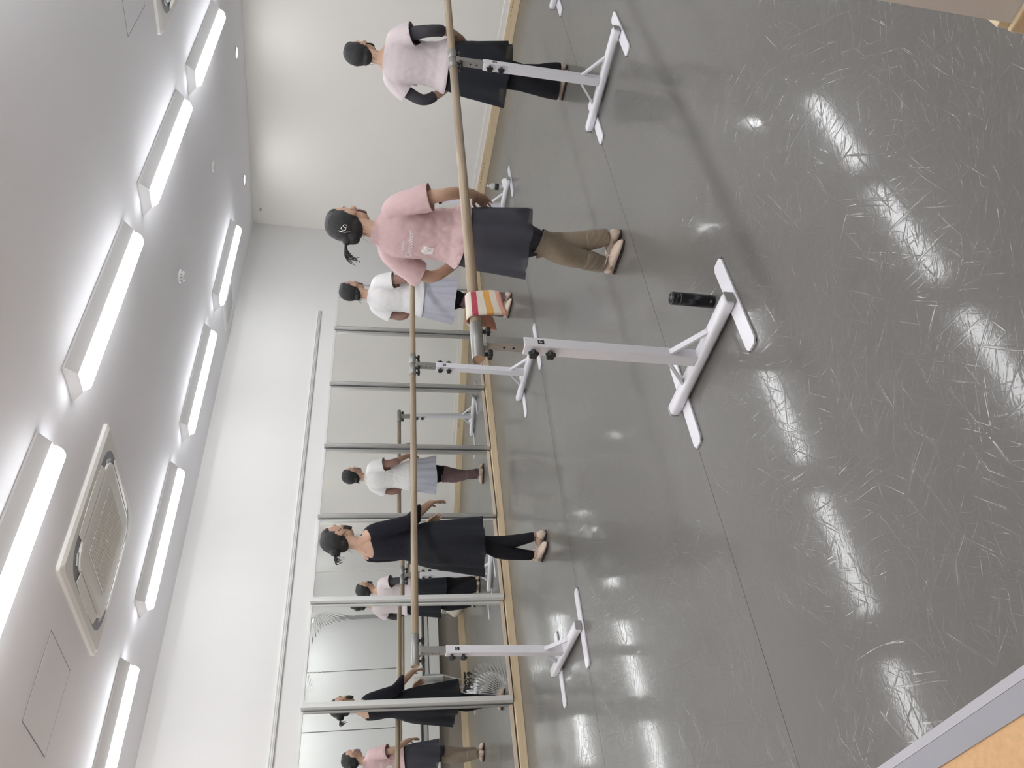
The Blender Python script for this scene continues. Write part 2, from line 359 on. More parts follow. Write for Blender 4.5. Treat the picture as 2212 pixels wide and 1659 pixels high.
# baseboards
tag(obj('baseboard_left', bx(XL, -6.105, .65, YB, 0, .062, .003), M_BASE), 'pale wooden baseboard under the mirrors', 'baseboard', kind='structure')
bbk = tag(obj('baseboard_back', bx(-6.105, XR, YB - .022, YB, 0, .10, .003), M_BASEX), 'pale wooden baseboard along the cream back wall', 'baseboard', kind='structure')
for x0, n in ((-5.32, 7), (-3.31, 5)):
    for k in range(n):
        obj('tape_residue', bx(x0 + k * .042, x0 + k * .042 + .018 + .016 * random.random(), YB - .0235, YB - .0225, .066 + .004 * random.random(), .076), M_STAIN, bbk)
obj('caulk_strip', bx(-6.105, XR, YB - .008, YB, .10, .155), M_WALLB, bbk)
tag(obj('baseboard_right', bx(XR - .014, XR, YJ + .002, YB - .03, 0, .10, .003), M_BASE), 'pale wooden baseboard below the windows', 'baseboard', kind='structure')
tag(obj('baseboard_end', bx(XR - .014, XA, YJ - .014, YJ, -.003, .075, .003), M_BASEX), 'short wooden baseboard on the end of the window wall', 'baseboard', kind='structure')
# picture rail above the mirrors
pr = empty('trim_1', (XL, 0, 0), 0, 'white twin-groove picture rail above the mirrors', 'rail', kind='structure')
obj('rail_bar', bx(0, .016, .7, 6.99, 1.835, 1.872, .003), M_MFR, pr)
for z in (1.843, 1.858): obj('rail_groove', bx(.0155, .0168, .7, 6.985, z, z + .006), M_ALUD, pr)
for y in (1.6, 2.6, 3.6, 4.6, 5.6, 6.6): obj('rail_joint', bx(.0165, .0175, y, y + .012, 1.834, 1.873), M_ALU, pr)

# ------------------------------------------------------------------ wall mirrors: film stretched over leaning frames
def mirror(y0, y1, yaw, lean, label, wide=0.0, folds=()):
    w, h, t = y1 - y0, 1.605, .018
    root = empty('wall_mirror', (-6.128 + max(0, lean - 2.6) * .014, (y0 + y1) / 2, .072), 0, label, 'mirror', 'film mirrors along the wall')
    root.rotation_euler = (Matrix.Rotation(yaw * D2R, 3, 'Z') @ Matrix.Rotation(-lean * D2R, 3, 'Y')).to_euler()
    obj('backing_board', bx(-t, -.003, -w / 2 + .012, w / 2 - .012, .004, h - .004), M_MFR, root)
    # reflecting film: a grid with puckers in the corners where it is slack
    nx, nz = (230, 420) if len(folds) > 3 else (96, 168)
    bm = NB(); W, H = w - .026, h - .05
    g = []
    for j in range(nz + 1):
        row = []
        for i in range(nx + 1):
            y = -W / 2 + W * i / nx; z = .03 + H * j / nz; d = .0
            for (cy, cz, R, A, k, ph) in folds:
                py, pz = (W / 2 if cy > 0 else -W / 2), (.03 if cz < 0 else .03 + H)
                r = math.hypot(y - py, z - pz); a = math.atan2(abs(z - pz), abs(y - py))
                if r < R: d += A * (1 - r / R) ** 1.4 * min(1, r / .12) * math.sin(k * a + ph) * (.6 + .4 * math.sin(3.1 * a + ph))
            row.append(bm.verts.new((d, y, z)))
        g.append(row)
    for j in range(nz):
        for i in range(nx): bm.faces.new((g[j][i], g[j][i + 1], g[j + 1][i + 1], g[j + 1][i]))
    film = obj('mirror_film', bm, M_MIR, root, True)
    obj('frame_top', bx(-t, .007, -w / 2, w / 2, h - .022, h, .002), M_MFR, root)
    obj('frame_foot', bx(-t, .008, -w / 2, w / 2, 0, .028, .002), M_MSTRIP, root)
    for s in (-1, 1):
        ya, yb = sorted((s * w / 2, s * (w / 2 - .013)))
        obj('frame_stile', bx(-t, .009, ya, yb, .028, h - .022, .002), M_ALUD if not wide else M_MFR, root)
    # side cheek covering the step to the neighbour
    obj('side_cheek', bx(-.075, .010, -w / 2 - .004 - wide, -w / 2, 0, h, .002), M_MFR if wide else M_ALU, root)
    return root
P = [1.62, 2.50, 3.385, 4.215, 5.025, 5.845, 6.685, 7.48]
WR = ((-1, 1, .28, .00016, 62, .3), (1, 1, .42, .0002, 64, 1.0), (-1, -1, .40, .0008, 60, .2), (1, -1, .10, .002, 30, 0))
mirror(P[0], P[1] - .012, 2.4, 2.7, 'tall film mirror reflecting the dancer in the pink T-shirt', .0, ((1, 1, .06, .001, 30, 0),))
mirror(P[1] + .03, P[2] - .012, 3.4, 2.9, 'tall film mirror with badly puckered corners, behind the end post of the mirror-side barre', .024, WR)
mirror(P[2] + .022, P[3] - .01, 2.5, 3.4, 'tall film mirror right behind the dancer dressed in black', .022, ((-1, 1, .08, .0012, 34, 0), (1, 1, .08, .0012, 34, 1)))
mirror(P[3] + .006, P[4] - .008, 4.2, 2.7, 'tall film mirror reflecting the dancer in the white T-shirt', 0, ((-1, 1, .06, .001, 34, 0),))
mirror(P[4] + .006, P[5] - .008, 3.2, 2.6, 'tall film mirror showing only the bare back wall, next to the dancer in black', 0, ((1, -1, .16, .0012, 34, 0),))
mirror(P[5] + .006, P[6] - .008, 3.2, 2.6, 'tall film mirror behind the middle post of the mirror-side barre', 0)
mirror(P[6] + .006, P[7], 3.2, 2.6, 'tall film mirror at the back-wall end of the row, behind the dancer in white', 0)

# ------------------------------------------------------------------ ceiling fixtures
def lamp_proto():
    root = empty('ceiling_lamp')
    L2, hw, hb, zz = .575, .112, .064, -.058
    bm = NB()
    a = [bm.verts.new(v) for v in ((-hw, -L2, 0), (hw, -L2, 0), (hw, L2, 0), (-hw, L2, 0))]
    b = [bm.verts.new(v) for v in ((-hw, -L2, -.010), (hw, -L2, -.010), (hw, L2, -.010), (-hw, L2, -.010))]
    c = [bm.verts.new(v) for v in ((-hb, -L2 + .012, zz), (hb, -L2 + .012, zz), (hb, L2 - .012, zz), (-hb, L2 - .012, zz))]
    skin_rings(bm, [list(reversed(a)), list(reversed(b)), list(reversed(c))]); bmesh.ops.recalc_face_normals(bm, faces=bm.faces)
    obj('housing', bm, M_FIX, root)
    bm = NB(); rr = []
    for y in (-L2 + .022, L2 - .022):
        rr.append([bm.verts.new((.056 * math.cos(math.pi * k / 10), y, zz + .002 - .046 * math.sin(math.pi * k / 10) ** .8)) for k in range(11)])
    skin_rings(bm, rr); bmesh.ops.recalc_face_normals(bm, faces=bm.faces)
    obj('diffuser', bm, M_LAMP, root)
    return root
lp = lamp_proto(); first = True
for x, ys, lab, grp in ((-5.265, (6.49, 4.92, 3.385, 1.84, .30), 'white strip lamp on the ceiling, in the row closest to the mirrors', 'ceiling lamps closest to the mirrors'),
                        (-3.05, (6.39, 4.87, 3.345, 1.81, .28), 'white strip lamp on the ceiling, in the row over the middle of the floor', 'ceiling lamps over the middle of the floor'),
                        (-.98, (6.39, 4.87, 3.345, 1.81, .28), 'white strip lamp on the ceiling, in the row beside the windows', 'ceiling lamps beside the windows')):
    for y in ys:
        o = lp if first else copy_tree(lp); first = False
        o.location = (x, y, ZC); tag(o, lab, 'ceiling lamp', grp)
for k, (x, y) in enumerate(((-3.84, 7.98), (-5.29, 8.0), (-2.40, 7.98), (-.95, 7.98))):
    d = empty('downlight', (x, y, ZC), 0, 'small round recessed downlight by the back wall', 'downlight', 'downlights by the back wall')
    bm = NB(); lathe(bm, [(.055, -.0005), (.062, -.006), (.048, -.008), (.044, -.002)], 28); obj('trim_ring', bm, M_FIX, d, True)
    bm = NB(); lathe(bm, [(.043, -.001), (.043, -.004), (.03, -.006)], 24); obj('diffuser', bm, M_DOWN, d, True)

def rrect(hx, hy, r, n=6):
    out = []
    for cx, cy, a0 in ((hx - r, hy - r, 0), (-hx + r, hy - r, 90), (-hx + r, -hy + r, 180), (hx - r, -hy + r, 270)):
        for k in range(n + 1):
            a = (a0 + 90 * k / n) * D2R; out.append((cx + r * math.cos(a), cy + r * math.sin(a)))
    return out
def ring_prism(bm, shapes):
    """shapes: list of (outline, z)"""
    rr = [[bm.verts.new((x, y, z)) for x, y in o] for o, z in shapes]
    skin_rings(bm, rr); bmesh.ops.recalc_face_normals(bm, faces=bm.faces); return bm
def aircon(loc, label):
    root = empty('air_conditioner', loc, 0, label, 'air conditioner', 'ceiling cassettes')
    s = .455
    obj('fascia', ring_prism(NB(), [(rrect(s, s, .02), 0), (rrect(s, s, .02), -.018), (rrect(s - .02, s - .02, .03), -.030)]), M_AC, root)
    obj('air_channel', ring_prism(NB(), [(rrect(.390, .390, .15), -.029), (rrect(.390, .390, .15), -.0315)]), M_ACD, root)
    obj('center_panel', ring_prism(NB(), [(rrect(.330, .330, .10), -.028), (rrect(.328, .328, .10), -.043), (rrect(.305, .305, .085), -.047)]), M_AC, root)
    gr = obj('intake_grille', ring_prism(NB(), [(rrect(.225, .225, .02), -.0465), (rrect(.22, .22, .02), -.048)]), M_ACS, root)
    slat = None
    for k in range(30):
        y = -.213 + k * .426 / 29
        if slat is None: slat = obj('grille_slat', bx(-.215, .215, -.0038, .0038, -.0505, -.0475), M_AC, gr); slat.location = (0, y, 0)
        else: inst(slat, gr, (0, y, 0))
    rib = None
    for k in range(3): obj('grille_rib', bx(-.1 + k * .1 - .002, -.1 + k * .1 + .002, -.215, .215, -.0512, -.0476), M_AC, gr)
    for k in range(4):
        R = Matrix.Rotation(k * math.pi / 2, 4, 'Z')
        bm = NB(); n = 10; top = []; bot = []
        a_ = []; b_ = []
        for i in range(n + 1):
            t = -1 + 2 * i / n; x = .225 * t; bulge = .008 * (1 - t * t)
            a_.append((x, .336)); b_.append((x * (1 - .04), .384 + bulge))
        out = a_ + list(reversed(b_))
        ring_prism(bm, [(out, -.030), ([(x, y) for x, y in out], -.034)])
        for v in bm.verts: v.co.z -= (.384 - v.co.y) * .2
        bmesh.ops.transform(bm, matrix=R, verts=bm.verts)
        obj('air_flap', bm, M_AC, root)
        bm = NB(); box(bm, (.306, .306, -.034), (.06, .022, .006), Matrix.Rotation(-45 * D2R, 3, 'Z')); bmesh.ops.transform(bm, matrix=R, verts=bm.verts)
        obj('corner_lug', bm, M_ACS, root)
    return root
aircon((-4.105, 2.598, ZC), 'square white air-conditioning cassette above the mirror-side barre')
aircon((-1.99, 5.62, ZC), 'square white air-conditioning cassette towards the windows')
def hatch(x0, x1, y0, y1, label):
    r = empty('access_hatch', ((x0 + x1) / 2, (y0 + y1) / 2, ZC), 0, label, 'hatch')
    hx, hy = (x1 - x0) / 2, (y1 - y0) / 2
    obj('hatch_panel', bx(-hx + .003, hx - .003, -hy + .003, hy - .003, -.0016, 0), M_CEIL, r)
    bm = NB()
    for a in ((-hx - .003, hx + .003, -hy - .003, -hy + .0025), (-hx - .003, hx + .003, hy - .0025, hy + .003), (-hx - .003, -hx + .0025, -hy, hy), (hx - .0025, hx + .003, -hy, hy)): bx(*a, -.0008, 0, 0, bm)
    obj('shadow_gap', bm, M_ACD, r)
hatch(-4.28, -3.85, 1.52, 1.94, 'flush square ceiling hatch beside the air-conditioning cassette over the mirror-side barre')
hatch(-2.18, -1.75, 4.55, 4.96, 'flush square ceiling hatch beside the air-conditioning cassette by the windows')
vt = empty('ceiling_vent', (-5.79, 6.52, ZC), 0, 'square white ceiling vent beside a strip lamp near the mirrors', 'vent')
obj('vent_frame', ring_prism(NB(), [(rrect(.215, .215, .005), 0), (rrect(.215, .215, .005), -.012), (rrect(.19, .19, .005), -.022)]), M_FIX, vt)
obj('vent_panel', ring_prism(NB(), [(rrect(.15, .15, .005), -.022), (rrect(.15, .15, .005), -.030)]), M_ACS, vt)
sd = empty('smoke_detector', (-4.15, 4.92, ZC), 0, 'small white smoke detector with dark side slots on the ceiling', 'smoke detector')
bm = NB(); lathe(bm, [(.052, 0), (.052, -.008), (.046, -.012), (.04, -.03), (.02, -.034)], 28); obj('detector_body', bm, M_FIX, sd, True)
for k in range(12):
    a = k * math.pi / 6; bm = NB(); box(bm, (.0445 * math.cos(a), .0445 * math.sin(a), -.019), (.004, .010, .008), Matrix.Rotation(a, 3, 'Z')); obj('detector_slot', bm, M_ACD, sd)
sp = empty('sprinkler_cover', (-4.16, 6.44, ZC), 0, 'flat white sprinkler disc on the ceiling', 'sprinkler')
bm = NB(); lathe(bm, [(.048, 0), (.05, -.004), (.04, -.011), (.012, -.012)], 28); obj('cover_disc', bm, M_FIX, sp, True)
bm = NB(); lathe(bm, [(.010, -.011), (.010, -.014)], 12); obj('cover_pin', bm, M_ALU, sp)
tag(obj('wall_bracket', bx(-6.05, -6.02, YB - .012, YB, 2.655, 2.675, .002), M_ALUD), 'tiny grey bracket high on the back wall near the corner', 'bracket')
# ------------------------------------------------------------------ ballet barres
def knob_mesh():
    bm = NB(); n = 40
    def o(s): return [((.0195 + .0028 * math.cos(5 * 2 * math.pi * k / n)) * s * math.cos(2 * math.pi * k / n), (.0195 + .0028 * math.cos(5 * 2 * math.pi * k / n)) * s * math.sin(2 * math.pi * k / n)) for k in range(n)]
    ring_prism(bm, [(o(.8), .012), (o(1), .016), (o(1), .026), (o(.82), .031)])
    ring_prism(bm, [([(x * .4, y * .4) for x, y in o(1)], 0), ([(x * .4, y * .4) for x, y in o(1)], .013)])
    return bm
KN = None
def add_knob(parent, loc, axis):
    global KN
    R = Vector((0, 0, 1)).rotation_difference(Vector(axis)).to_euler()
    if KN is None: KN = obj('clamp_knob', knob_mesh(), M_BLACKP, parent); o = KN
    else: o = inst(KN, parent)
    o.location = loc; o.rotation_euler = R
    return o
ZR, RR = .975, .0232
def foot_plate_bm():
    bm = NB(); w, l, c = .036, .25, .022
    out = [(-w, -l + c), (-w + .014, -l), (w - .014, -l), (w, -l + c), (w, l - c), (w - .014, l), (-w + .014, l), (-w, l - c)]
    ring_prism(bm, [(out, .0012), (out, .0085), ([(x * .95, y * .995) for x, y in out], .010)])
    return bm
def stand(root, y, knob_sides, joint, badge):
    """one upright of a barre; root lies at the barre's middle on the floor, rail along y"""
    for x in (.31, -.265): 
        fp = obj('foot_plate', foot_plate_bm(), M_WHITE, root, loc=(x, y, 0))
        bm = NB(); ring_prism(bm, [([(sx * .035, sy * .247) for sx, sy in ((-1, -1), (1, -1), (1, 1), (-1, 1))], 0), ([(sx * .035, sy * .247) for sx, sy in ((-1, -1), (1, -1), (1, 1), (-1, 1))], .0014)]); obj('rubber_pad', bm, M_BLACKP, fp)
    bm = NB(); box(bm, (0, y, .035), (.67, .062, .048), None, .016); beam = obj('base_beam', bm, M_WHITE, root, True)
    for s in (-1, 1):
        bm = NB(); box(bm, (s * .337, y, .035), (.006, .056, .042), None, .0028); obj('end_cap', bm, M_CAPG, beam)
    bm = NB(); bx(-.0255, .0255, y - .0255, y + .0255, .055, .79, .003, bm); post = obj('post', bm, M_WHITE, root)
    for s in (-1, 1):
        bm = NB(); d = Vector((s * .13, 0, -.115)); box(bm, (s * .082, y, .118), (.185, .026, .012), Matrix.Rotation(math.atan2(.115, s * .13), 3, 'Y')); obj('brace', bm, M_WHITE, root)
    bm = NB(); bx(-.0205, .0205, y - .0205, y + .0205, .74, .945, .002, bm); ext = obj('extension_post', bm, M_STEEL, root)
    for z in (.83, .868): 
        bm = NB(); tube(bm, [(0, y - .0207, z), (0, y - .0202, z)], .0052, 12); obj('pin_hole', bm, M_HOLE, ext)
    for side in knob_sides:
        for z in (.752, .682): add_knob(post, (0, y + side * .0255, z), (0, side, 0))
    if badge:
        bd = obj('maker_badge', bx(.0255, .0262, y - .011, y + .011, .708, .734), M_BLACKP, post)
        pts = [(.0264, y + .0075 * math.cos(a) * (1 - a / 9), .721 + .009 * math.sin(a) * (1 - a / 9)) for a in [k * .35 for k in range(18)]]
        bm = NB(); tube(bm, pts, .0011, 6); obj('badge_swirl', bm, M_WHITE, post)
    # sleeve(s) clamped round the rail
    for a, b in ([(-.10, .10)] if not joint else [(-.115, -.006), (.006, .115)]):
        bm = NB(); n = 24; rr = []
        for yy, r in ((a, .0238), (a, .0262), (b, .0262), (b, .0238)):
            rr.append([bm.verts.new((r * math.cos(2 * math.pi * k / n), y + yy, ZR + r * math.sin(2 * math.pi * k / n))) for k in range(n)])
        rr.append(rr[0])
        for p, q in zip(rr, rr[1:]):
            for k in range(n): bm.faces.new((p[k], p[(k + 1) % n], q[(k + 1) % n], q[k]))
        bmesh.ops.recalc_face_normals(bm, faces=bm.faces)
        for f in bm.faces: f.smooth = True
        sl = obj('rail_sleeve', bm, M_STEEL, root)
        for yy in ([-.065, .065] if not joint else [a + .028, b - .028]):
            add_knob(sl, (0, y + yy, ZR - .025), (0, 0, -1))
    bm = NB(); box(bm, (0, y, .945), (.034, .07, .02), None, .004); obj('saddle', bm, M_STEEL, root)
def barre(x, ys, y_ends, label, kn):
    root = empty('ballet_barre', (x, 0, 0), 0, label, 'ballet barre', 'portable ballet barres')
    cuts = [y_ends[0], ys[1], y_ends[1]]
    for a, b in zip(cuts, cuts[1:]):
        bm = NB(); L_ = b - a; n = 24
        tube(bm, [(0, a + .001, ZR), (0, b - .001, ZR)], RR, 28)
        o = obj('rail', bm, M_RAIL, root)
        for f in o.data.polygons: f.use_smooth = len(f.vertices) == 4
        o.data.materials.append(M_END)
        for f in o.data.polygons:
            if len(f.vertices) > 4: f.material_index = 1
    for i, y in enumerate(ys): stand(root, y, kn[i], i == 1, i < 2)
    return root
barre(-2.165, (2.315, 4.775, 6.72), (2.219, 7.0), 'portable ballet barre with a striped towel over it, beside the pink-shirted dancer', ((-1,), (-1,), (-1,)))
barre(-4.665, (2.225, 4.665, 7.07), (2.129, 7.166), 'portable ballet barre standing alongside the mirrors', ((-1,), (-1, 1), (-1,)))

# towel over the near barre
def towel(x, y0, y1):
    bm = NB(); uvl = bm.loops.layers.uv.new('uv'); R = .0305; prof = []
    L1, L2 = .115, .085                       # hang on the room side (+x) and on the mirror side
    n = 10
    for k in range(n): prof.append((x - R - .004 * math.sin(k * .9) - .006 * (1 - k / n), ZR - L2 + L2 * k / n))
    for k in range(13):
        a = math.pi - math.pi * k / 12; prof.append((x + R * math.cos(a), ZR + R * math.sin(a)))
    for k in range(1, n + 1): prof.append((x + R + .010 * math.sin(k / n * 2.0) , ZR - L1 * k / n))
    s = [0]
    for a, b in zip(prof, prof[1:]): s.append(s[-1] + math.hypot(b[0] - a[0], b[1] - a[1]))
    m = 12; g = []
    for i, (px, pz) in enumerate(prof):
        row = []
        for j in range(m + 1):
            t = j / m; yy = y0 + (y1 - y0) * t
            w = .004 * math.sin(t * 7 + i * .25) * min(1, abs(pz - ZR - R) / .05)
            slant = (.022 * (t - .5)) * max(0, (ZR - pz)) / .1
            row.append(bm.verts.new((px + w, yy + .018 * (pz - ZR), pz + slant)))
        g.append(row)
    for i in range(len(g) - 1):
        for j in range(m):
            f = bm.faces.new((g[i][j], g[i + 1][j], g[i + 1][j + 1], g[i][j + 1]))
            for lp_, (a, b) in zip(f.loops, ((i, j), (i + 1, j), (i + 1, j + 1), (i, j + 1))): lp_[uvl].uv = (b / m, s[a] / s[-1])
    bmesh.ops.recalc_face_normals(bm, faces=bm.faces)
    o = obj('striped_towel', bm, M_STRIPE, None, True)
    md = o.modifiers.new('thick', 'SOLIDIFY'); md.thickness = .006; md.offset = 1
    return tag(o, 'small terry towel with crimson, orange and pink stripes hung over the barre', 'towel')
towel(-2.165, 2.44, 2.585)

# ------------------------------------------------------------------ small things on the floor
th = empty('thermos_flask', (-1.985, 2.472, 0), 0, 'black thermos flask standing on the floor by the barre foot', 'flask')
bm = NB(); lathe(bm, [(.024, 0), (.0275, .003), (.0275, .148), (.0265, .151)], 32); fl = obj('flask_body', bm, M_THERM, th, True)
bm = NB(); lathe(bm, [(.0262, .150), (.0262, .153)], 32); obj('steel_ring', bm, M_STEEL, th, True)
bm = NB(); lathe(bm, [(.0270, .153), (.0272, .180), (.0255, .186), (.0225, .1865), (.021, .184), (.004, .184)], 32); obj('flask_lid', bm, M_THERM, th, True)
bm = NB(); box(bm, (.0176, -.0214, .022), (.003, .012, .0022), Matrix.Rotation(-50 * D2R, 3, 'Z')); obj('white_mark', bm, M_CAPW, fl)
pb = empty('water_bottle', (-4.545, 7.235, 0), 0, 'clear plastic water bottle with a dark label beside the barre foot', 'bottle')
bm = NB(); lathe(bm, [(.028, 0), (.033, .006), (.033, .145), (.028, .168), (.0135, .185), (.0135, .195)], 24); bt = obj('bottle_body', bm, M_PET, pb, True)
bm = NB(); lathe(bm, [(.0336, .085), (.0336, .128)], 24); obj('bottle_label', bm, M_LABELD, bt, True)
bm = NB(); lathe(bm, [(.0155, .193), (.0155, .208), (.014, .210)], 20); obj('bottle_cap', bm, M_CAPW, pb, True)
def lump(name, c, r, m, seed, amp=.25, vox=.012, label=None, cat=None):
    bm = NB(); ball(bm, (0, 0, r[2]), r, None, 28, 20)
    for v in bm.verts:
        v.co *= 1 + amp * (noise.noise(v.co * 14 + Vector((seed, 0, 0))))
        v.co.z = max(0.001, v.co.z)
    o = obj(name, bm, m, None, True, c); return tag(o, label, cat)
lump('folded_pouch', (-4.46, 7.19, 0), (.055, .04, .035), M_CAPW, 3, .4, label='small crumpled white pouch beside the water bottle', cat='pouch')
# tote bag by the windows (seen in the mirrors)
tb = empty('tote_bag', (-.83, 7.08, 0), .2, 'cream canvas tote bag slumped on the floor by the windows', 'bag')
bm = NB(); ball(bm, (0, 0, .15), (.11, .19, .16), None, 28, 20)
for v in bm.verts:
    v.co *= 1 + .2 * noise.noise(v.co * 8); v.co.z = max(.002, v.co.z)
obj('bag_body', bm, M_CANVAS, tb, True)
for s in (-.05, .05):
    p, r = interp([(s, -.1, .27), (s - .06, -.12, .36), (s - .10, 0, .37), (s - .06, .12, .34), (s, .1, .27)], [.009] * 5, 6); bm = NB(); tube(bm, p, r, 8); obj('bag_strap', bm, M_CANVAS, tb, True)
# nested flip-top tables by the windows (seen in the mirrors)
def flip_table():
    root = empty('folding_table')
    obj('table_top', bx(-.02, .0, -.62, .62, .40, .84, .004), M_TOPW, root)
    for s in (-1, 1):
        y = s * .52
        p, r = interp([(.03, y, .66), (.03, y, .46), (.02, y, .40), (-.03, y, .25), (-.055, y, .19), (-.055, y, .09)], [.0135] * 6, 6)
        bm = NB(); tube(bm, p, r, 10); obj('bent_leg', bm, M_TUBE, root, True)
        obj('hinge_bracket', bx(.0, .045, y - .03, y + .03, .50, .68, .004), M_TOPG, root)
        ft = obj('foot_bar', bx(-.075, .045, y - .02, y + .02, .065, .095, .006), M_BLACKP, root)
        for x in (-.043, .013):
            bm = NB(); tube(bm, [(x, y - .012, .026), (x, y + .012, .026)], .0255, 18); obj('caster_wheel', bm, M_BLACKP, ft, True)
            bm = NB(); tube(bm, [(x, y, .03), (x, y, .068)], .008, 8); obj('caster_stem', bm, M_TUBE, ft, True)
    return root
ftb = flip_table(); first = True
for (x, y, n, rz, lab, grp) in ((-.82, 5.35, 4, 90, 'flip-top table with bent steel legs, nested in the group below the middle windows', 'nested tables below the middle windows'),
                                (-1.28, 8.18, 4, 0, 'flip-top table with bent steel legs, nested in the group in the far corner', 'nested tables in the far corner')):
    for k in range(n):
        o = ftb if first else copy_tree(ftb); first = False
        if rz == 90: o.location = (x, y + .13 * k, 0); o.rotation_euler = (0, 0, math.pi / 2); o.scale = (1, .34, 1)
        else: o.location = (x + .125 * k - .05, y, 0); o.rotation_euler = (0, 0, 0); o.scale = (1, .42, 1)
        tag(o, lab, 'table', grp)

#PEOPLE#
# ------------------------------------------------------------------ dancers
# every dancer faces +y, feet crossed in fifth position (right foot behind), arms rounded low in front
def arm_pts(cfg, s):
    ex, ey, ez = cfg['elbow']; wx, wy, wz = cfg['wrist']; sh = cfg.get('sh', .158)
    return [Vector((s * sh * .62, -.014, 1.318)), Vector((s * sh, -.008, 1.278)), Vector((s * (sh + ex) / 2 + s * .010, (ey) / 2 - .012, (1.275 + ez) / 2 + .01)), Vector((s * ex, ey, ez)), Vector((s * (ex * .45 + wx * .55 + .012), ey * .45 + wy * .55 - .004, ez * .45 + wz * .55)), Vector((s * wx, wy, wz))]
ARM_R = [.042, .047, .040, .034, .033, .0235]
def leg_pts(s):
    """s=+1 right leg (foot behind, heel on the left), -1 left leg"""
    yo = -.042 * s; xa = -.062 * s
    return [Vector((s * .082, -.01, .90)), Vector((s * .080, 0, .78)), Vector((s * .060, .012, .62)), Vector((s * .030, .012 + yo * .4, .475)), Vector((-s * .004, -.018 + yo * .7, .345)), Vector((-s * .036, -.012 + yo * .9, .20)), Vector((xa, yo, .085)), Vector((xa, yo, .035))]
LEG_R = [.078, .080, .070, .053, .054, .040, .030, .030]
def hand(bm, cfg, s):
    W = Vector((s * cfg['wrist'][0], cfg['wrist'][1], cfg['wrist'][2])); T = Vector((s * cfg['tip'][0], cfg['tip'][1], cfg['tip'][2]))
    d = (T - W).normalized(); upv = Vector((-s * .35, -.1, .9))
    t = (upv - d * upv.dot(d)).normalized()              # thumb side
    n = d.cross(t) * s                                    # palm faces the body
    if n.y > 0: n = -n
    pal = [W - d * .012, W + d * .018, W + d * .05, W + d * .082, W + d * .092]
    tube(bm, pal, [(.021, .018), (.028, .0155), (.036, .0135), (.036, .0115), (.030, .009)], 16, True, n)
    # tube()'s side axis is d x hint, i.e. across the palm
    for k, (off, ln, cu) in enumerate(((.0285, .070, .18), (.0098, .078, .25), (-.0090, .073, .31), (-.0275, .058, .38))):
        b = W + d * (.084 - .004 * abs(k - 1)) + t * off
        p = [b - d * .012]; dir_ = (d + t * (off * 3.0)).normalized(); c = b
        p.append(c)
        for seg, fr in enumerate((.46, .31, .23)):
            dir_ = (Matrix.Rotation(cu * (.55 + .3 * seg), 3, d.cross(n)) @ dir_).normalized()
            c = c + dir_ * (ln * fr); p.append(c)
        tube(bm, p, [.0088, .0088, .0080, .0072, .0052], 10)
    b = W + d * .022 + t * .022
    p = [b, b + (d * .7 + t * .62 + n * .25).normalized() * .036]
    p.append(p[1] + (d * .93 + t * .22 + n * .35).normalized() * .030); p.append(p[2] + (d * .97 + n * .35).normalized() * .024)
    tube(bm, p, [.0135, .0105, .0088, .006], 10)
def head(bm, c):
    hx, hy, hz = c
    ball(bm, (hx, hy + .018, hz + .012), (.072, .090, .104), None, 28, 20)
    ball(bm, (hx, hy + .046, hz - .055), (.052, .056, .062), None, 24, 16)
    ball(bm, (hx, hy + .080, hz - .088), (.020, .018, .016)); ball(bm, (hx, hy + .080, hz - .045), (.034, .026, .03))
    tube(bm, [(hx, hy + .098, hz + .012), (hx, hy + .116, hz - .022)], [.007, .0115], 10)
    ball(bm, (hx, hy + .096, hz - .058), (.022, .011, .010))
    for s in (-1, 1):
        ball(bm, (hx + s * .012, hy + .106, hz - .026), (.008, .010, .007), None, 12, 8)
        ball(bm, (hx + s * .032, hy + .094, hz + .022), (.022, .012, .008), None, 12, 8)
        ball(bm, (hx + s * .046, hy + .078, hz - .025), (.022, .02, .018), None, 12, 8)
        ball(bm, (hx + s * .075, hy + .006, hz - .008), (.008, .018, .030), Matrix.Rotation(-s * .35, 3, 'Z'), 14, 10)
        ball(bm, (hx + s * .073, hy + .008, hz - .034), (.008, .010, .012), None, 12, 8)
def torso(bm, k=0.0, z0=.80, seg=32):
    loftz(bm, [(z, 0, cy, rx + k, ry + k) for z, cy, rx, ry in ((.80, -.005, .13, .095), (.86, -.015, .158, .112), (.91, -.012, .158, .110), (.98, 0, .138, .096), (1.04, .004, .121, .088), (1.12, .004, .128, .094), (1.20, .002, .140, .100), (1.265, -.008, .142, .092), (1.31, -.018, .112, .070), (1.35, -.022, .070, .050), (1.375, -.02, .05, .046)) if z >= z0], seg)
def smooth_tube(bm, pts, rad, n=5, seg=18):
    p, r = interp(pts, rad, n); tube(bm, p, r, seg)
HC = Vector((0, .012, 1.525))
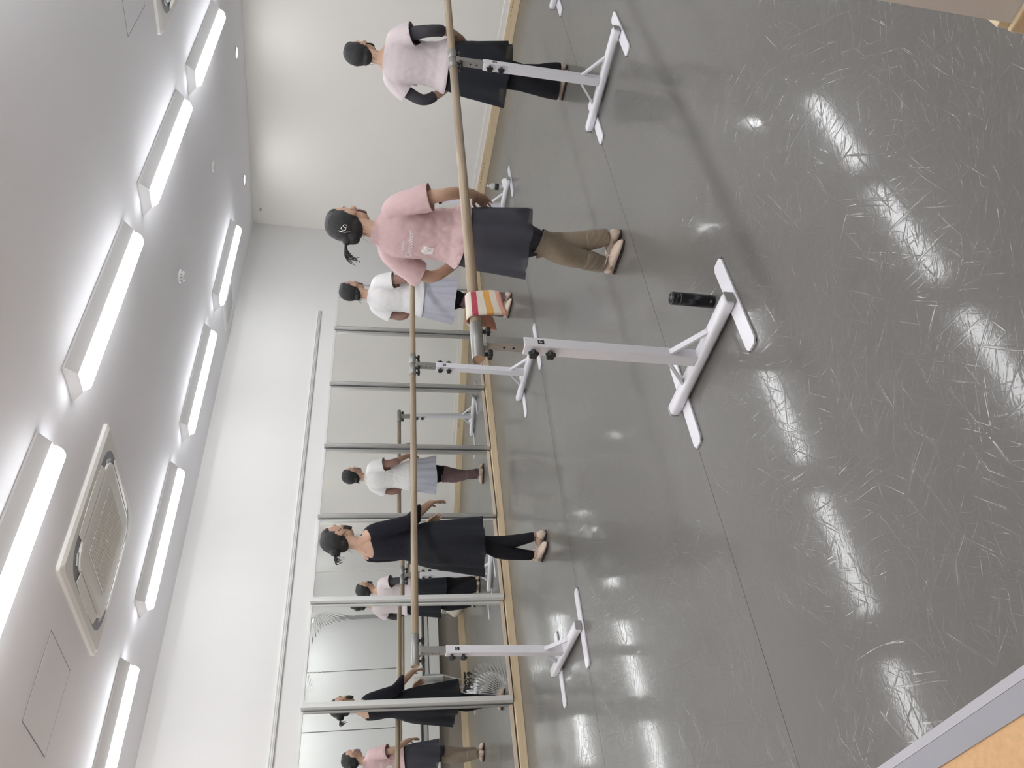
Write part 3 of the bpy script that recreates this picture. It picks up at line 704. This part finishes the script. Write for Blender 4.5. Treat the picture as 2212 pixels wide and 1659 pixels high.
def dancer(name, loc, scale, rz, cfg, label):
    root = empty(name, loc, rz, label, 'person'); root.scale = (scale,) * 3
    hc = HC + Vector(cfg.get('head_off', (0, 0, 0)))
    # ---- body: one surface
    bm = NB(); torso(bm)
    smooth_tube(bm, [(0, -.028, 1.315), (0, -.02, 1.37), (hc.x * .6, -.004, 1.42), (hc.x, .008, 1.475)], [.062, .0475, .046, .050], 5, 22)
    for s in (-1, 1):
        tube(bm, [(s * .03, -.03, 1.365), (s * .14, -.012, 1.285)], [.035, .036], 14)
        smooth_tube(bm, arm_pts(cfg, s), ARM_R, 5); hand(bm, cfg, s); smooth_tube(bm, leg_pts(s), LEG_R, 5, 22)
    head(bm, hc)
    bm = remesh(bm, .0046, 4, .5)
    obj('body', bm, M_SKIN, root, True)
    for s in (-1, 1):
        bm = NB(); ball(bm, hc + Vector((s * .031, .091, .006)), (.012, .008, .0055), None, 12, 8); obj('eye', bm, M_EYE, root, True)
        bm = NB(); tube(bm, [hc + Vector((s * .016, .104, .027)), hc + Vector((s * .034, .101, .032)), hc + Vector((s * .05, .088, .027))], [.0025, .003, .0018], 6); obj('eyebrow', bm, M_HAIR, root, True)
    # ---- hair
    bm = NB()
    ball(bm, hc + Vector((0, -.014, .022)), (.0800, .0915, .1000), None, 32, 22); ball(bm, hc + Vector((0, -.040, -.035)), (.062, .052, .052), None, 24, 16)
    ball(bm, hc + Vector((0, .028, .070)), (.062, .058, .048), None, 24, 16)
    for c, r in cfg.get('bun', ()): ball(bm, hc + Vector(c), r, None, 20, 14)
    bm = remesh(bm, .0055, 5, .5)
    wrinkle(bm, lambda c: .0022 * noise.noise(Vector((c.x * 90, c.y * 30, c.z * 22))) + .0015 * noise.noise(c * 60))
    hr = obj('hair', bm, M_HAIR, root, True)
    for pts, r in cfg.get('strands', ()):
        p, rr = interp([hc + Vector(q) for q in pts], [r, r * .9, r * .15] if len(pts) == 3 else [r] * (len(pts) - 1) + [r * .15], 5); bm = NB(); tube(bm, p, rr, 6); obj('hair_strand', bm, M_HAIR, hr, True)
    rnd = random.Random(len(name) + int(loc[0] * 100))
    for k in range(7):          # loose hairs at the nape
        a = Vector((rnd.uniform(-.045, .045), -.062, -.075)); b = a + Vector((rnd.uniform(-.02, .02), -.006 - .02 * rnd.random(), -.03 - .02 * rnd.random()))
        bm = NB(); tube(bm, [hc + a, hc + (a + b) / 2 + Vector((0, .004, 0)), hc + b], [.0008, .0007, .0003], 5); obj('nape_hair', bm, M_HAIR, hr, True)
    # ---- mask
    if 'mask' in cfg:
        bm = NB(); g = []
        for j in range(9):
            row = []
            for i in range(17):
                a = (-1 + 2 * i / 16) * 1.28; v = j / 8
                R = (.0535 + .007 * math.sin(v * math.pi)) ; fy = .062 + .010 * math.sin(v * math.pi) + .006 * (1 - abs(a))
                row.append(bm.verts.new(hc + Vector((R * math.sin(a), .042 + fy * math.cos(a), -.012 - .088 * v + .006 * abs(a)))))
            g.append(row)
        for j in range(8):
            for i in range(16): bm.faces.new((g[j][i], g[j][i + 1], g[j + 1][i + 1], g[j + 1][i]))
        mk = obj('face_mask', bm, cfg['mask'], root, True)
        md = mk.modifiers.new('thick', 'SOLIDIFY'); md.thickness = .0015
        for s in (-1, 1):
            for z0, z1 in ((-.022, .012), (-.085, -.036)):
                bm = NB(); tube(bm, [hc + Vector((s * .060, .058, z0)), hc + Vector((s * .074, .03, (z0 + z1) / 2)), hc + Vector((s * .079, -.002, z1))], .0016, 6); obj('ear_loop', bm, cfg['mask'], mk, True)
    # ---- top
    T = cfg['top']; bm = NB(); k = T['ease']; hem = T['hem']
    rings = [(hem - .05, 0, -.004, .168 + k + T.get('flare', 0), .134 + k + T.get('flare', 0)), (hem + .02, 0, -.004, .164 + k + T.get('flare', 0), .128 + k + T.get('flare', 0)), (.975, 0, -.002, .150 + k, .112 + k), (1.05, 0, 0, .136 + k, .10 + k), (1.13, 0, 0, .138 + k, .102 + k), (1.21, 0, 0, .146 + k, .104 + k), (1.27, 0, -.008, .145 + k * .7, .094 + k * .7), (1.315, 0, -.018, .116 + k * .4, .076 + k * .4), (1.355, 0, -.020, .080 + k * .3, .062 + k * .3), (1.43, 0, -.018, .068, .066)]
    if hem > .94: rings = [rings[0]] + rings[3:]
    loftz(bm, rings, 36)
    q = T['sleeve']                     # sleeve length as a fraction of the arm (0..1)
    ends = []
    for s in (-1, 1):
        tube(bm, [(s * .035, -.024, 1.350), (s * .15, -.010, 1.282)], [.036 + k * .5, .044 + k * .5], 16)
        p, r = interp(arm_pts(cfg, s), ARM_R, 8); n = int(q * (len(p) - 1))
        ov = T['sleeve_ease']; p2, r2 = p[2:n + 4], [r[i] + .006 + (ov) * min(1, (i - 2) / max(1, n - 2)) for i in range(2, n + 4)]
        tube(bm, p2, r2, 20); ends.append((p[n], (p[n + 1] - p[n - 1]).normalized(), r[n] + ov))
    bm = remesh(bm, .0065, 6, .5)
    def outside(c): return (c.x / (.150 + k)) ** 2 + (c.y / (.108 + k)) ** 2 > 1.0
    for c, d, r in ends: cut(bm, c, d, r + .045, outside)
    cut(bm, (0, 0, hem), (T.get('hem_tilt', 0), 0, -1))
    nz, nt_, = T['neck']
    cut(bm, (0, -.02, nz), (0, nt_, 1), .22)
    keep_biggest(bm)
    A = T.get('wr', .006); sd = loc[0] * 3
    def wf(c):
        side = min(1, max(0, (1.30 - c.z) / .25)); b = Vector((c.x * 9 + sd, c.y * 9, c.z * 4.5)); f = max(-.15, noise.noise(b) * .7) + abs(noise.noise(Vector((c.x * 20 + c.z * 6, c.y * 20 + sd, c.z * 15)))) * .8
        return A * side * f + .0015 * noise.noise(c * 30)
    wrinkle(bm, wf)
    top = obj('top', bm, T['mat'], root, True)
    md = top.modifiers.new('thick', 'SOLIDIFY'); md.thickness = .002
    for (c, d, r), s in zip(ends, (-1, 1)):
        if T.get('dots'):
            sdv, tv = frame_of(d)
            for a in range(8):
                an = a * math.pi / 4; bm = NB(); ball(bm, c - d * .012 + (sdv * math.cos(an) + tv * math.sin(an)) * (r + .001), .0042, None, 8, 6); obj('sleeve_dot', bm, M_BLACKP, top, True)
    # ---- under-sleeves
    if 'arms' in cfg:
        m_, f0, f1, ez = cfg['arms']
        for s in (-1, 1):
            p, r = interp(arm_pts(cfg, s), ARM_R, 8); a, b = int(f0 * (len(p) - 1)), int(f1 * (len(p) - 1))
            bm = NB(); tube(bm, p[a:b + 1], [x + ez for x in r[a:b + 1]], 22, False)
            wrinkle(bm, lambda c: .002 * noise.noise(c * 45)); obj('arm_warmer', bm, m_, root, True)
    # ---- leggings, leg warmers
    for s in (-1, 1):
        p, r = interp(leg_pts(s), LEG_R, 8)
        if 'pants' in cfg:
            q_, rr_ = [], []
            for c, x in zip(p, r):
                t = min(1, max(0, (.62 - c.z) / .5)); q_.append(c + Vector((s * .035 * t, 0, 0))); rr_.append(x + .012 + .046 * t)
            kk = [i for i, c in enumerate(q_) if c.z > cfg['pants'][1]]
            bm = NB(); tube(bm, [q_[i] for i in kk], [rr_[i] for i in kk], 34, False); wrinkle(bm, lambda c: .006 * noise.noise(Vector((c.x * 25, c.y * 25, c.z * 5))) * min(1, (.95 - c.z) * 2)); obj('trouser_leg', bm, cfg['pants'][0], root, True)
        else:
            m_, zend = cfg['leggings']; kk = [i for i, c in enumerate(p) if c.z > zend]
            bm = NB(); tube(bm, [p[i] for i in kk], [r[i] + .004 for i in kk], 26, False); wrinkle(bm, lambda c: .0015 * noise.noise(c * 40)); obj('legging', bm, m_, root, True)
        if 'warmers' in cfg:
            m_, zt, zb, ez = cfg['warmers']; pp, rr = interp(leg_pts(s), LEG_R, 24); kk = [i for i, c in enumerate(pp) if zb < c.z < zt]
            bm = NB(); tube(bm, [pp[i] for i in kk], [rr[i] + ez + .004 * (pp[i].z < .2) + (.003 if pp[i].z > zt - .02 else 0) for i in kk], 30, False)
            wrinkle(bm, lambda c: .0042 * (noise.noise(Vector((c.x * 9, c.y * 9, c.z * 46 + s * 5 + c.x * 30))) + .3) * (1.3 if c.z < .22 or c.z > .40 else .5)); wm = obj('leg_warmer', bm, m_, root, True)
            wm.modifiers.new('thick', 'SOLIDIFY').thickness = .003
        # ---- slipper
        yo = -.045 * s; prof = [(-.116, .010, .020, .022), (-.108, .026, .030, .030), (-.088, .031, .034, .036), (-.05, .031, .030, .032), (-.01, .033, .028, .029), (.03, .038, .025, .026), (.065, .037, .021, .021), (.095, .027, .016, .016), (.112, .013, .011, .011), (.118, .005, .008, .006)]
        bm = NB(); rr = []
        for lx, wy, hz_, tz in prof:
            rr.append([bm.verts.new((s * lx, yo + wy * math.cos(2 * math.pi * a / 20), .006 + hz_ + tz * math.sin(2 * math.pi * a / 20))) for a in range(20)])
        skin_rings(bm, rr); bmesh.ops.recalc_face_normals(bm, faces=bm.faces)
        for v in bm.verts: v.co.z = max(v.co.z, .004)
        sh = obj('ballet_slipper', bm, M_SHOE, root, True)
        bm = NB(); ring_prism(bm, [([(s * lx, yo + wy * .93) for lx, wy, _, _ in prof] + [(s * lx, yo - wy * .93) for lx, wy, _, _ in reversed(prof)], .0008), ([(s * lx, yo + wy) for lx, wy, _, _ in prof] + [(s * lx, yo - wy) for lx, wy, _, _ in reversed(prof)], .007)]); obj('sole', bm, M_SOLE, sh)
        for q in (1, -1):
            pts = [(.030, q * .033, .036), (.012, q * .012, .062), (-.012, -q * .020, .074), (-.045, -q * .036, .082), (-.080, -q * .028, .090), (-.097, 0, .093)]
            p_, r_ = interp([(s * x, yo + y, z) for x, y, z in pts], [.0032] * 6, 4)
            bm = NB(); tube(bm, p_, [(.0052, .0022)] * len(p_), 8); obj('elastic_strap', bm, M_STRAP, sh, True)
        bm = NB(); lathe(bm, [(.034, .03), (.033, .055), (.031, .070), (.029, .0705), (.03, .055), (.03, .03)], 24, (-.062 * s, yo, 0)); obj('heel_counter', bm, M_SHOE, sh, True)
    # ---- skirt
    if 'skirt' in cfg:
        S = cfg['skirt']; bm = NB(); nu, nv = 160, 34; g = []; rnd = random.Random(S.get('seed', 1)); ph = [rnd.uniform(0, 6.28) for _ in range(6)]
        for j in range(nv + 1):
            v = j / nv; row = []
            for i in range(nu):
                a = 2 * math.pi * i / nu
                fold = math.sin(S['n'] * a + ph[0] + .7 * math.sin(2 * a + ph[1])) * .7 + math.sin((S['n'] * .6 // 1) * a + ph[2]) * .5
                if S.get('pleat'): fold = 1.4 * abs(((S['n'] * a / (2 * math.pi) + .2 * math.sin(a + ph[3])) % 1) * 2 - 1) - .7
                fl = S['flare'] * (v ** .8); am = S['amp'] * v ** 1.2
                rx, ry = S.get('rx', .147) + fl + am * fold, S.get('rx', .147) - .036 + fl * 1.0 + am * fold
                hemz = S['hem'] + S.get('dip', 0) * math.sin(a + S.get('dipph', 0)) + .008 * math.sin(3 * a + ph[4])
                if v < .15: rx, ry = rx - .004, ry - .004
                hipb = .024 * math.sin(min(1, v / .55) * math.pi / 1.6)
                z = S['waist'] + (hemz - S['waist']) * v
                row.append(bm.verts.new(((rx + hipb) * math.cos(a), -.006 + (ry + hipb) * math.sin(a), z)))
            g.append(row)
        skin_rings(bm, g, False); bmesh.ops.recalc_face_normals(bm, faces=bm.faces)
        sk = obj('skirt', bm, S['mat'], root, True)
        bm = NB(); g = []
        for z, e in ((S['waist'] - .028, .004), (S['waist'] + .010, .002)):
            g.append([bm.verts.new(((.142 + e) * math.cos(2 * math.pi * i / 60), -.006 + (.106 + e) * math.sin(2 * math.pi * i / 60), z)) for i in range(60)])
        skin_rings(bm, g, False); obj('waistband', bm, S.get('band', S['mat']), sk, True)
        # stitched hem edge
        bm = NB(); hp = [v.co.copy() for v in sk.data.vertices][-nu:]; tube(bm, hp + [hp[0]], .0014, 5, False); obj('hem_edge', bm, S.get('edge', S['mat']), sk, True)
    return root, top

BASE = dict(elbow=(.275, -.030, 1.045), wrist=(.215, .105, .860), tip=(.095, .175, .735))
pink = dict(BASE, mask=M_MASKM, head_off=(0, 0, 0),
    top=dict(mat=M_PINK, ease=.012, hem=.905, sleeve=.50, sleeve_ease=.030, neck=(1.378, .30), hem_tilt=-.14, wr=.017, flare=.012),
    leggings=(M_SLATEL, .42), warmers=(M_KHAKI, .475, .075, .014),
    skirt=dict(mat=M_SLATE, waist=.975, hem=.535, flare=.036, amp=.030, n=8, dip=.02, dipph=2.2, seed=4, edge=M_SLATEL),
    bun=(((-.022, -.084, -.036), (.040, .036, .036)), ((-.032, -.098, -.002), (.028, .026, .026))),
    strands=[(((-.03, -.095, .0), (-.060 - .004 * k, -.135 - .006 * (k % 3), .004 - .004 * (k % 4)), (-.085 - .012 * (k % 5), -.165 - .010 * (k % 3), -.030 - .016 * (k % 4))), .0042) for k in range(16)])
o_pink, top_pink = dancer('dancer_person', (-2.648, 3.672, 0), 1.0, 0, pink, 'dancer in a pink printed T-shirt, slate skirt and khaki leg warmers')
blk = dict(BASE, elbow=(.196, .050, 1.035), wrist=(.168, .245, .865), tip=(.085, .330, .745), mask=M_MASKB, sh=.15,
    top=dict(mat=M_LACE, ease=.006, hem=.95, sleeve=.80, sleeve_ease=.014, neck=(1.322, -.65), wr=.006),
    leggings=(M_BLKL, .085),
    skirt=dict(mat=M_BLKSK, waist=1.03, hem=.465, flare=.060, amp=.026, n=9, dip=.035, dipph=1.6, seed=9),
    bun=(((0, -.100, .012), (.034, .034, .034)), ((0, -.112, -.004), (.026, .024, .026))),
    strands=[(((0, -.115, .005), (.012 * (k % 5 - 2), -.145 - .004 * k, .010 - .006 * (k % 4)), (.018 * (k % 5 - 2), -.150 - .006 * (k % 3), -.030 - .010 * (k % 4))), .0035) for k in range(12)])
dancer('dancer_person', (-4.935, 3.155, 0), .972, 0, blk, 'dancer dressed all in black with a black mask, beside the mirrors')
wht = dict(BASE, elbow=(.235, -.02, 1.04), wrist=(.185, .145, .86), tip=(.070, .215, .750), mask=M_MASKM,
    top=dict(mat=M_WHITEC, ease=.018, hem=.855, sleeve=.44, sleeve_ease=.034, neck=(1.366, .25), wr=.007, flare=.012),
    arms=(M_MAUVES, .34, .68, .006), leggings=(M_BLKL, .43), warmers=(M_MAUVE, .485, .06, .010),
    skirt=dict(mat=M_LILAC, waist=.94, hem=.56, flare=.066, amp=.016, n=15, pleat=True, seed=5, band=M_WHITEC),
    bun=(((0, -.078, -.058), (.036, .028, .026)),), strands=[(((.02 * (k % 3 - 1), -.09, -.065), (.024 * (k % 3 - 1) - .01, -.108, -.078), (.03 * (k % 3 - 1) - .01, -.112, -.098)), .003) for k in range(6)])
dancer('dancer_person', (-4.99, 5.89, 0), .985, 0, wht, 'dancer in a white T-shirt, pale lilac skirt and mauve leg warmers')
pal = dict(BASE, elbow=(.262, -.045, 1.045), wrist=(.205, .095, .855), tip=(.070, .175, .740), mask=M_MASKB,
    top=dict(mat=M_PALE, ease=.020, hem=.900, sleeve=.42, sleeve_ease=.036, neck=(1.352, .20), wr=.008, flare=.014, dots=True),
    arms=(M_CHAR, .30, .76, .006), pants=(M_BLKL, .05),
    skirt=dict(mat=M_BLKSK, waist=.97, hem=.455, flare=.062, amp=.022, n=8, seed=12),
    bun=(((0, -.075, -.045), (.040, .026, .034)),))
dancer('dancer_person', (-2.705, 5.855, 0), 1.008, 0, pal, 'dancer in a pale pink top with charcoal sleeves and black trousers')

# shirt print on the pink T-shirt: lettering and a dotted cup, laid on the cloth
dg = bpy.context.evaluated_depsgraph_get()
bvh = BVHTree.FromObject(top_pink, dg)
def on_cloth(pts2, faces, cx, cz, name, off=.0016, m=M_PRINT):
    bm = NB(); vv = []
    for x, z in pts2:
        o = Vector((cx - x, -.6, cz + z)) if False else Vector((cx + x, -.6, cz + z))
        hit = bvh.ray_cast(o, Vector((0, 1, 0)))
        p = hit[0] if hit[0] is not None else Vector((o.x, -.11, o.z))
        vv.append(bm.verts.new((p.x, p.y - off, p.z)))
    for f in faces:
        try: bm.faces.new([vv[i] for i in f])
        except ValueError: pass
    return obj(name, bm, m, top_pink, False)
def text_mesh(s, size, shear=0.0):
    cu = bpy.data.curves.new('t', 'FONT'); cu.body = s; cu.size = size; cu.shear = shear; cu.align_x = 'CENTER'; cu.resolution_u = 3; cu.offset = size * .012
    o = bpy.data.objects.new('t', cu); COL.objects.link(o); d = bpy.context.evaluated_depsgraph_get()
    me = bpy.data.meshes.new_from_object(o.evaluated_get(d)); pts = [(v.co.x, v.co.y) for v in me.vertices]; fs = [list(p.vertices) for p in me.polygons]
    bpy.data.objects.remove(o); bpy.data.curves.remove(cu); bpy.data.meshes.remove(me); return pts, fs
p, f = text_mesh('Chocolier', .044, .18); on_cloth(p, f, -.012, 1.178, 'print_lettering')
p, f = text_mesh('Ballerina', .020, 0); on_cloth(p, f, -.012, 1.222, 'print_lettering')
def disc_grid(hx, hz, n, shape):
    pts = []; fs = []; idx = {}
    for j in range(n + 1):
        for i in range(n + 1):
            u, v = -1 + 2 * i / n, -1 + 2 * j / n
            if shape(u, v): idx[i, j] = len(pts); pts.append((u * hx, v * hz))
    for j in range(n):
        for i in range(n):
            q = [(i, j), (i + 1, j), (i + 1, j + 1), (i, j + 1)]
            if all(k in idx for k in q): fs.append([idx[k] for k in q])
    return pts, fs
cup = lambda u, v: (abs(u) < .82 - .12 * (v < -.1) * (-v) and v < .35 and v > -.95) or (u * u + (v - .25) ** 2 * 1.9 < .80 and not (u - .45) ** 2 + (v - .95) ** 2 < .12)
p, f = disc_grid(.037, .037, 44, cup); on_cloth(p, f, -.030, 1.095, 'print_cup')
rp = random.Random(3)
for k in range(10):
    p, f = disc_grid(.0022, .0022, 8, lambda u, v: u * u + v * v <= 1.05); on_cloth(p, f, -.030 + rp.uniform(-.024, .024), 1.095 + rp.uniform(-.015, .024), 'print_speck', .0028, M_MASKM)
for k in range(9):
    p, f = disc_grid(.0016, .0016, 6, lambda u, v: u * u + v * v <= 1.05); on_cloth(p, f, -.012 + rp.uniform(-.028, .028), 1.243 + rp.uniform(0, .018), 'print_speck', .002)
# hair clip
hc = HC
bm = NB(); tube(bm, [hc + Vector((.030, -.104, .046)), hc + Vector((.028, -.112, .012)), hc + Vector((.032, -.108, -.018))], .0024, 8); cl = obj('hair_clip', bm, M_CLIP, o_pink, True)
for cz, cx, r in ((.018, .046, .013), (.010, .060, .010)):
    bm = NB(); tube(bm, [hc + Vector((cx + r * math.cos(a * .55) * .9, -.108 + (cx - .03) * .25, cz + r * math.sin(a * .55))) for a in range(12)], .0021, 6); obj('clip_loop', bm, M_CLIP, cl, True)
